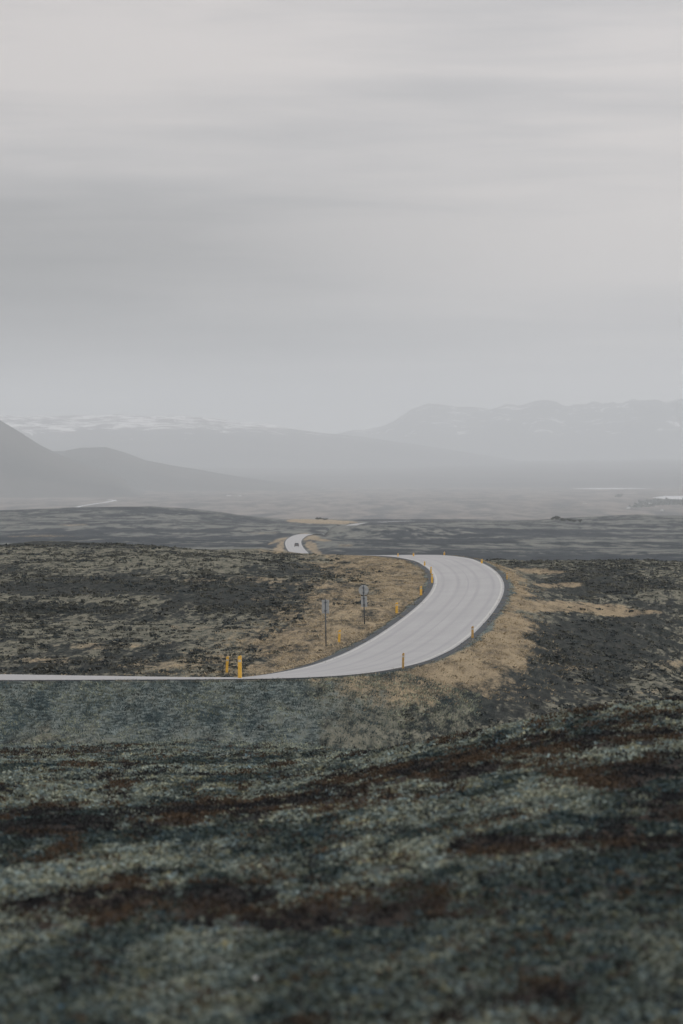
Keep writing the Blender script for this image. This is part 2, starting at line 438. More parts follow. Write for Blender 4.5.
def leafy(P, n, h, rad, size, col, cvar, seed, flat=1.0):
    """low bushy cushions: small leaf sprays spread through a dome"""
    r = np.random.default_rng(seed)
    k = len(P); N = k * n
    a = r.uniform(0, 2 * np.pi, N); q = r.uniform(0, 1, N) ** .6
    R = np.repeat(rad, n); H = np.repeat(h, n); S = np.repeat(size, n) * r.uniform(.6, 1.4, N)
    lump = .7 + .3 * np.sin(a * 3 + np.repeat(r.uniform(0, 6, k), n))
    z = H * np.sqrt(np.clip(1 - q ** 2, 0, 1)) * r.uniform(.35, 1.05, N)
    c0 = np.repeat(P, n, 0) + np.column_stack([np.cos(a) * R * q * lump, np.sin(a) * R * q * lump, z])
    d1 = r.normal(0, 1, (N, 3)); d1[:, 2] = (np.abs(d1[:, 2]) + .3) * flat; d1 /= np.linalg.norm(d1, axis=1)[:, None]
    d2 = np.cross(d1, r.normal(0, 1, (N, 3))); d2 /= np.linalg.norm(d2, axis=1)[:, None] + 1e-9
    V = np.stack([c0 - d2 * S[:, None] * .5, c0 + d2 * S[:, None] * .5, c0 + d1 * S[:, None]], 1).reshape(-1, 3)
    c = np.repeat(col, n, 0) * (1 + r.normal(0, cvar, (N, 1)))
    return V, np.repeat(np.clip(c, .004, .6), 3, 0)
def scatter(n, d0, d1, u0=-150, u1=830, power=1.0):
    """random spots in the wedge of country in front of the camera, even per square metre (power 1) or denser near by"""
    t = RNG.uniform(0, 1, n)
    e = 2 * power
    d = (d0 ** e + (d1 ** e - d0 ** e) * t) ** (1 / e)
    u = RNG.uniform(u0, u1, n)
    x = (u - CU) / F * d
    D, u, dd, lat, dist = ground_drop(x, d, want=True)
    return x, d, D, u, HROW + F * D / d, lat, dist
def plant_material(name):
    m = NT(name)
    m.lk(m.attr('tint').outputs['Color'], m.b.inputs['Base Color'])
    m.b.inputs['Specular IOR Level'].default_value = .08
    return m.mat
def stuff(name, parts, mat, label):
    V = np.concatenate([p[0] for p in parts]); C = np.concatenate([p[1] for p in parts])
    Fc = np.arange(len(V)).reshape(-1, 3)
    o = np_mesh(name, V, Fc, mat, False, colors={'tint': C})
    o['kind'] = 'stuff'; o['label'] = label
    return o

def mixc(a, b, t): return np.asarray(a)[None] * (1 - t[:, None]) + np.asarray(b)[None] * t[:, None]
def build_plants():
    # --- shrubs and tufts of the near hill
    x, y, D, u, row, lat, dist = scatter(120000, 33, 205, power=.60)
    hm = heather_mask(x, y, u, row)
    keep = (RNG.uniform(0, 1, len(x)) < hm * .42 * (1 - ss(160, 200, y)) + .02) & (dist > 17)
    x1, y1, D1 = x[keep], y[keep], D[keep]
    tt = ss(.40, .60, fbm(x1 / 1.7, y1 / 3, 91, 3))
    col = mixc((.018, .019, .021), (.066, .046, .029), tt)
    k = len(x1)
    sz = RNG.uniform(.7, 1.35, k)
    sc = np.sqrt(np.clip(y1 / 60, .8, 2.2))
    p1 = leafy(np.column_stack([x1, y1, -D1]), 22, .17 * sz, .24 * sz * sc, .045 * sc, col, .28, 1)
    stuff('heather', [p1], plant_material('heather_leaf'), 'dark red brown dwarf shrubs growing in patches on the near hill')
    fade = 1 - ss(150, 196, y + (fbm(x / 2, y / 12, 141, 4) - .5) * 60)
    keep = (RNG.uniform(0, 1, len(x)) < ((1 - hm) * .9 + .1) * fade) & (dist > 14)
    x2, y2, D2 = x[keep], y[keep], D[keep]
    k = len(x2)
    xs2 = x2 - .085 * y2
    g = ss(.35, .57, .55 * fbm(xs2 / .9, y2 / 5, 95, 4, .6) + .45 * fbm(xs2 / 3.4, y2 / 16, 97, 3))
    nearby = 1 - ss(46, 66, y2)
    q = np.clip((g * .8 + RNG.normal(0, .15, k)) * (1 - .45 * nearby) + .20 * nearby, 0, 1)
    col = mixc((.036, .055, .055), (.265, .30, .25), q ** 1.25) * (1 + np.array([.10, .02, -.10]) * RNG.normal(0, 1, (k, 1)))
    P2 = np.column_stack([x2, y2, -D2])
    far = np.clip(y2 / 60, .75, 2.4)
    a = RNG.uniform(0, 1, k) < .6
    ka, kb = int(a.sum()), int((~a).sum())
    p2 = leafy(P2[a], 16, RNG.uniform(.03, .085, ka), RNG.uniform(.13, .36, ka) * far[a] ** .35, .065 * far[a] ** .7, col[a], .16, 12, .35)
    p2b = blades(P2[~a], 8, RNG.uniform(.03, .085, kb), .022 * far[~a], np.full(kb, .2), 5.5, col[~a], .2, 2, True)
    stuff('moor_grass', [p2, p2b], plant_material('moor_grass_blade'), 'grey green moss cushions and moor grass on the near hill')
    # --- bushy heath either side of the road
    x, y, D, u, row, lat, dist = scatter(90000, 205, 545, power=.8)
    e = dist - ROW / 2
    n = fbm(x / 1.6, y / 9, 101, 5, .62) * .6 + fbm(x / 8, y / 40, 104, 3) * .4
    rightside = (lat < 0) & (y > 205)
    pr = np.where(rightside, ss(.36, .66, n) * .6, ss(.44, .66, n) * .6)
    bandd = 1 - ss(1, 2.2, np.abs(row - 609 + 5 * (n - .5)) / 3.6); bandd = bandd * (lat > 0) * ((u < 130) | ((u > 195) & (u < 305)))
    pr = np.maximum(np.maximum(pr, bandd * .9), .12)
    pr = pr * np.where(rightside, ss(4, 9, e + (n - .5) * 14), ss(1, 16, e + (n - .5) * 20))
    pr = pr * (1 - ((lat < 0) & (x < 3)) * (1 - ss(14, 17, e)) * (.97 - .6 * ss(.53, .62, n)))
    tn = cover_masks(x, y, u, row, y, lat, dist)[0]
    keep = (RNG.uniform(0, 1, len(x)) < pr * (1 - .85 * ss(.35, .8, tn))) & (e > 1.9)
    x3, y3, D3 = x[keep], y[keep], D[keep]; k = len(x3)
    q = RNG.uniform(0, 1, k) ** 1.3
    col = mixc((.028, .038, .042), (.115, .115, .092), q)
    s = RNG.lognormal(-.35, .4, k)
    p3 = leafy(np.column_stack([x3, y3, -D3]), 15, .12 * s, .48 * s, .15 * s, col, .15, 3, .35)
    stuff('heath_shrub', [p3], plant_material('heath_shrub_leaf'), 'low dark heath shrubs scattered over the fields beside the road')
    # --- straw tufts on the banks and verges
    x, y, D, u, row, lat, dist = scatter(42000, 206, 520, u0=-60, u1=640)
    e = dist - ROW / 2
    n = fbm(x / 3, y / 5, 111, 3)
    keep = (e > .75) & (e < 15) & (RNG.uniform(0, 1, len(x)) < (1 - ss(np.where(lat < 0, 3, 5), np.where(lat < 0, 9, 15), (e + (n - .5) * 7) / np.where(lat < 0, 1 - .58 * ss(255, 330, y), 1))) * ss(.3, .6, n + .1))
    x4, y4, D4, la = x[keep], y[keep], D[keep], lat[keep]; k = len(x4)
    gx, gy, gD, gu, grow, glat, gdist = scatter(80000, 165, 226, u0=-150, u1=480)
    ge = gdist - ROW / 2
    gk = ((glat < 0) | (gy < 200)) & (ge > .8) & (RNG.uniform(0, 1, len(gx)) < ss(165, 200, gy) * (1 - ss(300, 480, gu) * (gy < 200))) & (RNG.uniform(0, 1, len(gx)) < .5 * (1 - .4 * ss(6, 16, ge)))
    gx, gy, gD = gx[gk], gy[gk], gD[gk]; gn = len(gx)
    gc = mixc((.06, .088, .094), (.36, .385, .28), np.clip(RNG.uniform(0, 1, gn) ** 1.5 * 1.5 * ss(.3, .65, fbm(gx / 1.2, gy / 4, 131, 4)), 0, 1))
    p5 = blades(np.column_stack([gx, gy, -gD]), 6, RNG.uniform(.06, .22, gn), np.full(gn, .05), np.full(gn, .16), 1.4, gc, .2, 5)
    ek = (np.abs(dist - ROW / 2 - .45) < .55) & (y < 520) & (RNG.uniform(0, 1, len(x)) < ss(.42, .62, fbm(x / 2.2, y / 3, 151, 3)) * .9)
    ex, ey, eD = x[ek], y[ek], D[ek]; en = len(ex)
    ec = mixc((.05, .06, .06), (.30, .26, .18), RNG.uniform(0, 1, en))
    p6 = blades(np.column_stack([ex, ey, -eD + .03]), 7, RNG.uniform(.05, .15, en), np.full(en, .05), np.full(en, .22), 2.0, ec, .15, 6)
    green = (la < 0) * (1 - ss(-2, 8, x4 + RNG.normal(0, 3, k)))
    col = mixc((.35, .29, .19), (.14, .155, .125), green * .9)
    p4 = blades(np.column_stack([x4, y4, -D4]), 8, RNG.uniform(.08, .22, k), np.full(k, .07), np.full(k, .28), 2.2, col, .12, 4)
    stuff('straw_grass', [p4, p5, p6], plant_material('straw_grass_blade'), 'straw coloured dry grass tufts along the road banks')

# ------------------------------------------------------------------ road
def strip(name, L0, L1, dz, mat, n_across=2, i0=0, i1=None):
    """a ribbon between two drop-lines; uv.x across, uv.y metres along"""
    A, B = L0[i0:i1], L1[i0:i1]
    n = len(A); V = []; Fc = []
    sl = np.concatenate([[0], np.cumsum(np.linalg.norm(np.diff(A[:, :2], axis=0), axis=1))])
    for k in range(n_across):
        t = k / (n_across - 1)
        q = A * (1 - t) + B * t
        V.append(np.column_stack([q[:, 0], q[:, 1], -q[:, 2] + dz]))
    V = np.concatenate(V)
    uvw = np.concatenate([np.full(n, k / (n_across - 1)) for k in range(n_across)])
    uvl = np.concatenate([sl] * n_across)
    for k in range(n_across - 1):
        i = np.arange(n - 1) + k * n
        Fc.append(np.stack([i, i + n, i + n + 1, i + 1], 1))
    Fc = np.concatenate(Fc)
    o = np_mesh(name, V, Fc[:, ::-1].copy(), mat, True, attrs={'across': uvw, 'along': uvl})
    return o
def offs(t):       # t metres left of the outer edge
    base = RO[:, :2] + NL * t
    return np.column_stack([base, RO[:, 2] + bank * t / ROW])
def build_road():
    m = NT('road_surface')
    ac, al = m.attr('across').outputs['Fac'], m.attr('along').outputs['Fac']
    cb = m.n('ShaderNodeCombineXYZ'); m.lk(m.math('MULTIPLY', ac, 7.2), cb.inputs[0]); m.lk(m.math('MULTIPLY', al, .02), cb.inputs[1])
    streak = m.noise(cb.outputs[0], 1.1, 4, .6)
    big = m.noise(m.pos(), .12, 4)
    fine = m.noise(m.pos(), 5, 5, .8)
    v = m.math('ADD', m.math('MULTIPLY', streak, .35), m.math('ADD', m.math('MULTIPLY', big, .35), m.math('MULTIPLY', fine, .30)))
    c = m.mix(m.mapr(v, .36, .64), (.255, .264, .272), (.300, .309, .316))
    # the four polished wheel tracks and the seam down the middle
    wt = None
    for cx, wd in ((.145, .045), (.36, .045), (.64, .045), (.855, .045), (.5, .018)):
        g = m.mapr(m.math('ABSOLUTE', m.math('SUBTRACT', ac, cx)), 0, wd, 1, 0)
        wt = g if wt is None else m.math('MAXIMUM', wt, g)
    c = m.mix(m.math('MULTIPLY', wt, m.mapr(streak, .25, .7, .1, .5)), c, (.185, .188, .203))
    m.lk(c, m.b.inputs['Base Color'])
    m.b.inputs['Roughness'].default_value = .72; m.b.inputs['Specular IOR Level'].default_value = .35
    m.bump(fine, .25, .01)
    road = strip('road', RO, RI, 0.0, m.mat, 9)
    struct(road, 'pale grey two lane road bending across the heath to the plain')
    sm = simple('shoulder_gravel', (.036, .044, .052), .95, .35, 5.0)
    a = strip('road_shoulder', offs(-.5), offs(.15), -.03, sm, 3); struct(a, 'dark gravel shoulder along the outer edge of the road')
    b = strip('road_shoulder', offs(ROW - .15), offs(ROW + .6), -.03, sm, 3); struct(b, 'dark gravel shoulder along the inner edge of the road')
    lm = simple('edge_line_paint', (.36, .37, .36), .6, .3, 3.0)
    a = strip('road_marking', offs(.18), offs(.36), .006, lm, 2); struct(a, 'white painted line along the outer edge of the road')
    b = strip('road_marking', offs(ROW - .36), offs(ROW - .18), .006, lm, 2); struct(b, 'white painted line along the inner edge of the road')

# ------------------------------------------------------------------ solid shapes
def box_geo(x0, x1, y0, y1, z0, z1):
    v = [(x0,y0,z0),(x1,y0,z0),(x1,y1,z0),(x0,y1,z0),(x0,y0,z1),(x1,y0,z1),(x1,y1,z1),(x0,y1,z1)]
    f = [(0,3,2,1),(4,5,6,7),(0,1,5,4),(1,2,6,5),(2,3,7,6),(3,0,4,7)]
    return v, f
def join_geo(*g):
    V, Fc = [], []
    for v, f in g:
        k = len(V); V += list(v); Fc += [tuple(i + k for i in q) for q in f]
    return V, Fc
def tube_geo(p0, p1, r0, r1=None, n=12):
    r1 = r0 if r1 is None else r1
    p0 = np.array(p0, float); p1 = np.array(p1, float); ax = p1 - p0; ax /= np.linalg.norm(ax)
    a = np.cross(ax, (0, 0, 1) if abs(ax[2]) < .9 else (1, 0, 0)); a /= np.linalg.norm(a); b = np.cross(ax, a)
    V = []
    for p, r in ((p0, r0), (p1, r1)):
        for i in range(n):
            t = 2 * math.pi * i / n
            V.append(tuple(p + (a * math.cos(t) + b * math.sin(t)) * r))
    Fc = [(i, (i + 1) % n, n + (i + 1) % n, n + i) for i in range(n)] + [tuple(range(n))[::-1], tuple(range(n, 2 * n))]
    return V, Fc
def prism_geo(pts, y0, y1):          # outline in x,z extruded along y
    n = len(pts)
    V = [(x, y0, z) for x, z in pts] + [(x, y1, z) for x, z in pts]
    Fc = [tuple(range(n)), tuple(range(n, 2 * n))[::-1]] + [(i, n + i, n + (i + 1) % n, (i + 1) % n) for i in range(n)]
    return V, Fc
def thing(name, loc, label, cat, group=None, rz=0.0, tilt=(0, 0)):
    o = bpy.data.objects.new(name, None); COL.objects.link(o)
    o.empty_display_size = .3
    o.location = loc; o.rotation_euler = (tilt[0], tilt[1], rz)
    return tag(o, label, cat, group)
def bevel(o, w, seg=2):
    md = o.modifiers.new('bevel', 'BEVEL'); md.width = w; md.segments = seg; md.limit_method = 'ANGLE'
    return o

# ------------------------------------------------------------------ marker posts
def build_posts():
    ym = simple('yellow_post_paint', (.80, .47, .07), .55, .12, 8)
    om = simple('weathered_post_paint', (.50, .31, .10), .7, .2, 8)
    rm = simple('reflector_band', (.55, .55, .52), .25, .05, 8, spec=.6)
    bm_ = simple('post_cap', (.22, .17, .07), .6, .1, 8)
    def proto(loc, label, h, w, mat, tilt, rz):
        t = thing('marker_post', loc, label, 'marker post', 'yellow marker posts along the road edges', rz, tilt)
        # a slightly dished plastic stake with a slanted top
        pts = [(-w/2, -.25), (w/2, -.25), (w/2, h - .02), (w*.1, h), (-w/2, h - .07)]
        b = mesh_obj('stake', *prism_geo(pts, -w * .22, w * .22), mat, t); bevel(b, w * .07)
        r = mesh_obj('reflector', *box_geo(-w*.36, w*.36, -w*.235, -w*.215, h*.72, h*.82), rm, t)
        r2 = mesh_obj('reflector', *box_geo(-w*.36, w*.36, w*.215, w*.235, h*.72, h*.82), rm, t)
        c = mesh_obj('base_collar', *box_geo(-w*.62, w*.62, -w*.36, w*.36, -.12, .05), bm_, t); bevel(c, w * .1)
        return t
    #    column, base row, top row, width px, weathered, label
    L = [(226.7, 673.2, 656.2, 2.5, 0, .05, 'thin leaning yellow marker post on the far road edge left of the thick one'),
         (239.9, 678.6, 655.2, 3.7, 0, -.01, 'thickest and tallest yellow marker post, on the near road edge'),
         (338.9, 642.9, 629.8, 2.4, 0, .06, 'yellow marker post between the two signs on the inner road edge'),
         (396.7, 613.4, 602.2, 2.4, 0, 0, 'orange marker post on the inner verge right of the round sign'),
         (421.0, 595.5, 586.0, 2.2, 0, 0, 'marker post midway up the inside of the bend beside dark shoulder'),
         (432.0, 583.0, 573.5, 1.9, 0, 0, 'marker post at the innermost point of the bend'),
         (431.0, 573.5, 566.5, 1.6, 0, 0, 'marker post just behind the one at the innermost bend'),
         (424.6, 565.8, 561.0, 1.5, 0, 0, 'small marker post on the inner verge near the top of the bend'),
         (413.5, 557.6, 553.8, 1.3, 0, 0, 'tiny marker post where the inner road edge drops over the rise'),
         (398.0, 557.2, 553.4, 1.2, 0, 0, 'tiny marker post farthest left on the brow of the rise'),
         (444.3, 556.4, 551.8, 1.4, 0, 0, 'tiny marker post at the middle of the road crest'),
         (481.8, 563.6, 558.8, 1.9, 0, 0, 'yellow marker post at the upper outer shoulder of the bend'),
         (507.0, 579.5, 572.5, 1.6, 1, 0, 'faded marker post at the rightmost point of the bend'),
         (472.5, 638.2, 625.8, 2.3, 1, 0, 'dull orange marker post on the outer bend above the grassy bank'),
         (403.0, 668.8, 652.6, 2.2, 1, .02, 'brownish weathered marker post on the outer edge where the bend begins')]
    for (u, rb, rt, wp, old, lean, lab) in L:
        if u in (398.0, 413.5, 444.3):
            y = 512.0 if u != 444.3 else 516.0
            x = (u - CU) / F * y; z = -float(ground_drop([x], [y])[0])
            h = -z - 0; h = (z * -1) - (rt - HROW) / F * y
            h = min(max(h, .5), 1.3)
        else:
            x, y, z = hit(u, rb + .3)
            h = (rb - rt) * y / F
        proto((x, y, z), lab, h, wp * y / F, om if old else ym, (0, lean), random.uniform(-.15, .15))

# ------------------------------------------------------------------ road signs seen from behind
def build_signs():
    gal = simple('galvanised_back', (.44, .46, .465), .5, .12, 5, metal=.35, spec=.4)
    pol = simple('galvanised_pole', (.085, .10, .115), .55, .15, 5, metal=.5)
    fr = simple('sign_face_paint', (.5, .5, .48), .5, .05, 4)
    # rectangular sign
    x, y, z = hit(326, 646.5)
    k = y / F
    top = -z - (600 - HROW) * k; H = top          # height of the plate's upper edge above the ground
    t = thing('road_sign', (x, y, z), 'grey back of an upright rectangular road sign on a thin pole', 'road sign', 'road signs turned away on the inner verge', .05, (0, -.012))
    mesh_obj('sign_pole', *tube_geo((0, 0, -.4), (0, 0, H + .06), .04), pol, t, True)
    p = mesh_obj('sign_plate', *box_geo(-3.6*k, 3.6*k, .05, .075, H - 13.4*k, H), gal, t); bevel(p, .01)
    mesh_obj('sign_face', *box_geo(-3.4*k, 3.4*k, .0755, .079, H - 13.2*k, H - .2*k), fr, t)
    for zz in (H - 2.5*k, H - 10.8*k):
        mesh_obj('clamp', *box_geo(-.075, .075, -.05, .05, zz - .03, zz + .03), pol, t)
        mesh_obj('rail', *box_geo(-3.2*k, 3.2*k, .035, .0495, zz - .02, zz + .02), gal, t)
    # round sign with a smaller plate underneath
    x, y, z = hit(364.6, 624.5)
    k = y / F
    hz = lambda r: -z - (r - HROW) * k
    t = thing('road_sign', (x, y, z), 'round road sign seen from behind with a smaller plate below it', 'road sign', 'road signs turned away on the inner verge', -.06, (0, -.03))
    mesh_obj('sign_pole', *tube_geo((0, 0, -.4), (0, 0, hz(585.5)), .042), pol, t, True)
    d = mesh_obj('round_plate', *tube_geo((0, .05, hz(590.2)), (0, .075, hz(590.2)), 5.0*k, n=40), gal, t); bevel(d, .008)
    mesh_obj('sign_face', *tube_geo((0, .0755, hz(590.2)), (0, .079, hz(590.2)), 4.8*k, n=40), fr, t)
    p = mesh_obj('lower_plate', *box_geo(-2.9*k, 3.1*k, .05, .075, hz(607), hz(596.3)), gal, t); bevel(p, .01)
    mesh_obj('sign_face', *box_geo(-2.7*k, 2.9*k, .0755, .079, hz(606.8), hz(596.5)), fr, t)
    for r in (587.8, 592.6, 598.4, 604.8):
        mesh_obj('clamp', *box_geo(-.075, .075, -.05, .05, hz(r) - .03, hz(r) + .03), pol, t)
        w = (4.0 if r < 595 else 2.6) * k
        mesh_obj('rail', *box_geo(-w, w, .035, .0495, hz(r) - .02, hz(r) + .02), gal, t)

# ------------------------------------------------------------------ the car on the far stretch of road
def build_car():
    i = int(np.argmin(np.abs(RC[:, 1] - 1640)))
    q = RC[i] * .72 + RI[i] * 0 + RO[i] * .28
    p = (float(q[0]), float(q[1]), float(-q[2]))
    tx, ty = T[i]
    rz = math.atan2(ty, tx)
    paint = simple('dark_car_paint', (.035, .037, .042), .3, .1, 2, spec=.5)
    glass = simple('car_glass', (.02, .025, .03), .1, .05, 2, spec=.6)
    rub = simple('tyre_rubber', (.02, .02, .02), .85, .1, 4)
    rim = simple('wheel_rim', (.35, .35, .36), .35, .1, 4, metal=.6)
    red = simple('tail_lamp', (.16, .015, .015), .3, .1, 4, spec=.5)
    wht = simple('head_lamp', (.7, .7, .68), .2, .05, 4, spec=.6)
    t = thing('car', p, 'small dark car driving away on the far stretch of pale road', 'car', None, rz)
    prof = [(-2.2, .35), (-2.25, .75), (-2.1, 1.02), (-1.95, 1.08), (-1.55, 1.62), (.35, 1.66), (1.15, 1.12), (2.05, .98), (2.25, .7), (2.2, .35)]
    V, Fc = prism_geo(prof, -.9, .9)
    V = [(x, y * (1 - .16 * max(0, (z - 1.05) / .6)), z) for x, y, z in V]
    b = mesh_obj('body', V, Fc, paint, t); bevel(b, .06, 3)
    for s in (-1, 1):
        v, f = prism_geo([(-1.72, 1.12), (-1.42, 1.54), (.28, 1.58), (.9, 1.12)], s * .86, s * .875)
        v = [(x, y - s * .11 * max(0, (z - 1.05) / .6) , z) for x, y, z in v]
        mesh_obj('side_window', v, f, glass, t)
        mesh_obj('tail_light', *box_geo(-2.27, -2.2, s * .55 - .16 + s * .14, s * .55 + .16 + s * .14, .72, .9), red, t)
        mesh_obj('headlight', *box_geo(2.18, 2.26, s * .55 - .16 + s * .1, s * .55 + .16 + s * .1, .7, .84), wht, t)
        mesh_obj('mirror', *box_geo(.55, .72, s * .98 - .08, s * .98 + .08, 1.08, 1.22), paint, t)
        for wx in (-1.38, 1.4):
            w = mesh_obj('wheel', *tube_geo((wx, s * .7, .33), (wx, s * .92, .33), .33, n=20), rub, t, False)
            r = mesh_obj('rim', *tube_geo((wx, s * .905, .33), (wx, s * .93, .33), .2, n=16), rim, w)
    n = np.array([-.78, 0, .58])
    mesh_obj('rear_window', [(-1.97, -.72, 1.13), (-1.97, .72, 1.13), (-1.64, .64, 1.56), (-1.64, -.64, 1.56), (-1.93, -.72, 1.11), (-1.93, .72, 1.11), (-1.60, .64, 1.54), (-1.60, -.64, 1.54)],
             [(0, 1, 2, 3), (4, 7, 6, 5), (0, 4, 5, 1), (1, 5, 6, 2), (2, 6, 7, 3), (3, 7, 4, 0)], glass, t)
    mesh_obj('windscreen', [(1.13, -.74, 1.17), (1.13, .74, 1.17), (.46, .66, 1.62), (.46, -.66, 1.62), (1.09, -.74, 1.13), (1.09, .74, 1.13), (.42, .66, 1.59), (.42, -.66, 1.59)],
             [(3, 2, 1, 0), (5, 6, 7, 4), (1, 5, 4, 0), (2, 6, 5, 1), (3, 7, 6, 2), (0, 4, 7, 3)], glass, t)

# ------------------------------------------------------------------ far trees, houses, stones
def build_far_things():
    crown_m = plant_material('far_foliage'); bark = simple('bark', (.06, .05, .045), .9, .2, 2)
    def far_tree(u, row, hpx, wpx, label, group, dens=260):
        x, y, z = hit(u, row)
        h = hpx * y / F; w = wpx * y / F
        t = thing('tree', (x, y, z), label, 'tree', group)
        v, f = tube_geo((0, 0, -.3), (0, 0, h * .7), w * .05 + .05, w * .02 + .02, 8)
        mesh_obj('trunk', v, f, bark, t)
        k = 9
        c = np.column_stack([RNG.normal(0, w * .22, k), RNG.normal(0, w * .22, k), h * RNG.uniform(.1, .55, k)])
        V, C = leafy(c, dens // 2, RNG.uniform(.25, .45, k) * h, RNG.uniform(.18, .32, k) * w, np.full(k, w * .11), np.tile([[.035, .045, .035]], (k, 1)), .3, int(u))
        V[:, 2] *= np.where(V[:, 2] > 0, h / max(V[:, 2].max(), .1), 1)
        o = np_mesh('crown', V, np.arange(len(V)).reshape(-1, 3), crown_m, False, colors={'tint': C}); o.parent = t
    g = 'dark trees on the rise at right'
    far_tree(555.5, 520.5, 5.0, 7.5, 'largest dark tree at the left end of the row on the right rise', g)
    far_tree(562.5, 521.5, 3.8, 6, 'second tree from the left in the row on the right rise', g)
    far_tree(568, 521.8, 3.4, 6, 'middle tree of the row on the right rise', g)
    far_tree(573.5, 522.2, 2.8, 5, 'lowest tree near the right end of the row on the right rise', g)
    far_tree(580, 522.5, 3.6, 4, 'small dark tree standing apart at the right end of the row', g)
    far_tree(318, 519.8, 2.6, 6, 'dark bush on the left of the sandy field beyond the far road', 'bushes by the sandy field')
    far_tree(324.5, 520.2, 2.2, 5, 'dark bush on the right of the sandy field beyond the far road', 'bushes by the sandy field')
    far_tree(618.5, 497.5, 4.2, 7, 'lone hazy clump of trees far out on the plain at right', None)
    # a distant plantation that reads as one mass
    P = []
    for u, r, n in [(648, 503, 8), (660, 505, 14), (672, 503.5, 16), (682, 504.5, 16), (700, 504, 20), (640, 507, 6), (725, 504, 14)]:
        for _ in range(n):
            uu = u + RNG.normal(0, 6); rr = r + RNG.normal(0, .6)
            d = 102 * F / (rr - HROW); P.append(((uu - CU) / F * d, d, 0))
    P = np.array(P); P[:, 2] = -ground_drop(P[:, 0], P[:, 1])
    k = len(P)
    pl = leafy(P, 50, RNG.uniform(3, 12, k), RNG.uniform(10, 26, k), np.full(k, 4.0), np.tile([[.035, .047, .038]], (k, 1)), .3, 77)
    stuff('far_wood', [pl], crown_m, 'distant dark plantation on the plain at the right edge')
    wall = simple('white_render', (.72, .72, .70), .8, .05, .2); roofm = simple('grey_roof', (.30, .31, .33), .6, .1, .2); win = simple('house_glass', (.04, .05, .06), .2, .05, 1)
    def house(u, row, wpx, hpx, label):
        x, y, z = hit(u, row)
        w = wpx * y / F; h = hpx * y / F; dp = w * .55
        t = thing('farmhouse', (x, y, z), label, 'house', 'white farm buildings on the far plain', random.uniform(-.3, .3))
        mesh_obj('wall', *prism_geo([(-w/2, -1), (w/2, -1), (w/2, h*.62), (-w/2, h*.62)], -dp/2, dp/2), wall, t)
        e = w * .03
        v = [(-w/2-e, -dp/2-e, h*.625), (w/2+e, -dp/2-e, h*.625), (w/2+e, dp/2+e, h*.625), (-w/2-e, dp/2+e, h*.625), (-w/2-e, 0, h), (w/2+e, 0, h)]
        mesh_obj('roof', v, [(3, 2, 1, 0), (0, 1, 5, 4), (2, 3, 4, 5), (1, 2, 5), (3, 0, 4)], roofm, t)
        for s in (-.3, 0, .3):
            mesh_obj('window', *box_geo(w*s - w*.05, w*s + w*.05, -dp/2 - .12, -dp/2 - .01, h*.25, h*.48), win, t)
    house(584.8, 504.0, 2.6, 1.3, 'white farm building on the plain above the row of dark trees')
    house(649.5, 504.2, 3.2, 1.5, 'white farm building in front of the far plantation')
    house(628.5, 508.6, 3.0, 2.0, 'pale farm building standing left of the far plantation')
    house(662, 511, 2.4, 1.5, 'small pale farm building below the far plantation at right')
    house(229, 496, 4, 1.1, 'long pale building on the far plain above the dark left hill')
    house(240, 496.2, 3, 1.0, 'short pale building right of the long one on the far plain')
    # two white stones in the near grass
    st = simple('white_stone', (.62, .62, .60), .8, .15, 12)
    for u, r, s, lab in [(255.3, 993.5, .02, 'small white stone in the grass near the bottom of the hill'), (114, 875, .017, 'small pale stone among shrubs on the left of the hill')]:
        x, y, z = hit(u, r)
        V = []; Fc = []
        nu, nv = 14, 9
        for j in range(nv):
            th = math.pi * j / (nv - 1)
            for i in range(nu):
                ph = 2 * math.pi * i / nu
                k = 1 + .18 * math.sin(ph * 2 + 1) * math.sin(th) + .1 * math.sin(3 * th + ph)
                V.append((1.15 * s * k * math.sin(th) * math.cos(ph), .9 * s * k * math.sin(th) * math.sin(ph), .75 * s * k * math.cos(th)))
        for j in range(nv - 1):
            for i in range(nu):
                Fc.append((j*nu+i, (j+1)*nu+i, (j+1)*nu+(i+1)%nu, j*nu+(i+1)%nu))
        o = mesh_obj('stone', V, Fc, st, None, True); o.location = (x, y, z + .16 + s * .4)
        tag(o, lab, 'stone', 'white stones on the near hill')
    # far water and roads on the plain
    wm = simple('lake_ice', (.40, .42, .44), .45, .06, .002, spec=.5)
    def flat(name, pts, label, lift=1.2, mat=wm):
        P = []
        for u, r in pts:
            d = 102 * F / (r - HROW); P.append(((u - CU) / F * d, d))
        P = np.array(P); z = float((-ground_drop(P[:, 0], P[:, 1], False)).max()) + lift
        o = mesh_obj(name, [(a, b, z) for a, b in P], [tuple(range(len(P)))], mat)
        return struct(o, label)
    flat('lake', [(652, 498.2), (668, 499.6), (700, 500.2), (760, 499.5), (760, 496.2), (690, 496.4), (664, 496.4)], 'pale frozen lake at the right edge of the plain')
    flat('lake', [(567, 489.2), (600, 489.6), (640, 489.2), (655, 488.8), (630, 488.4), (595, 488.3)], 'thin pale strip of water far out on the plain')

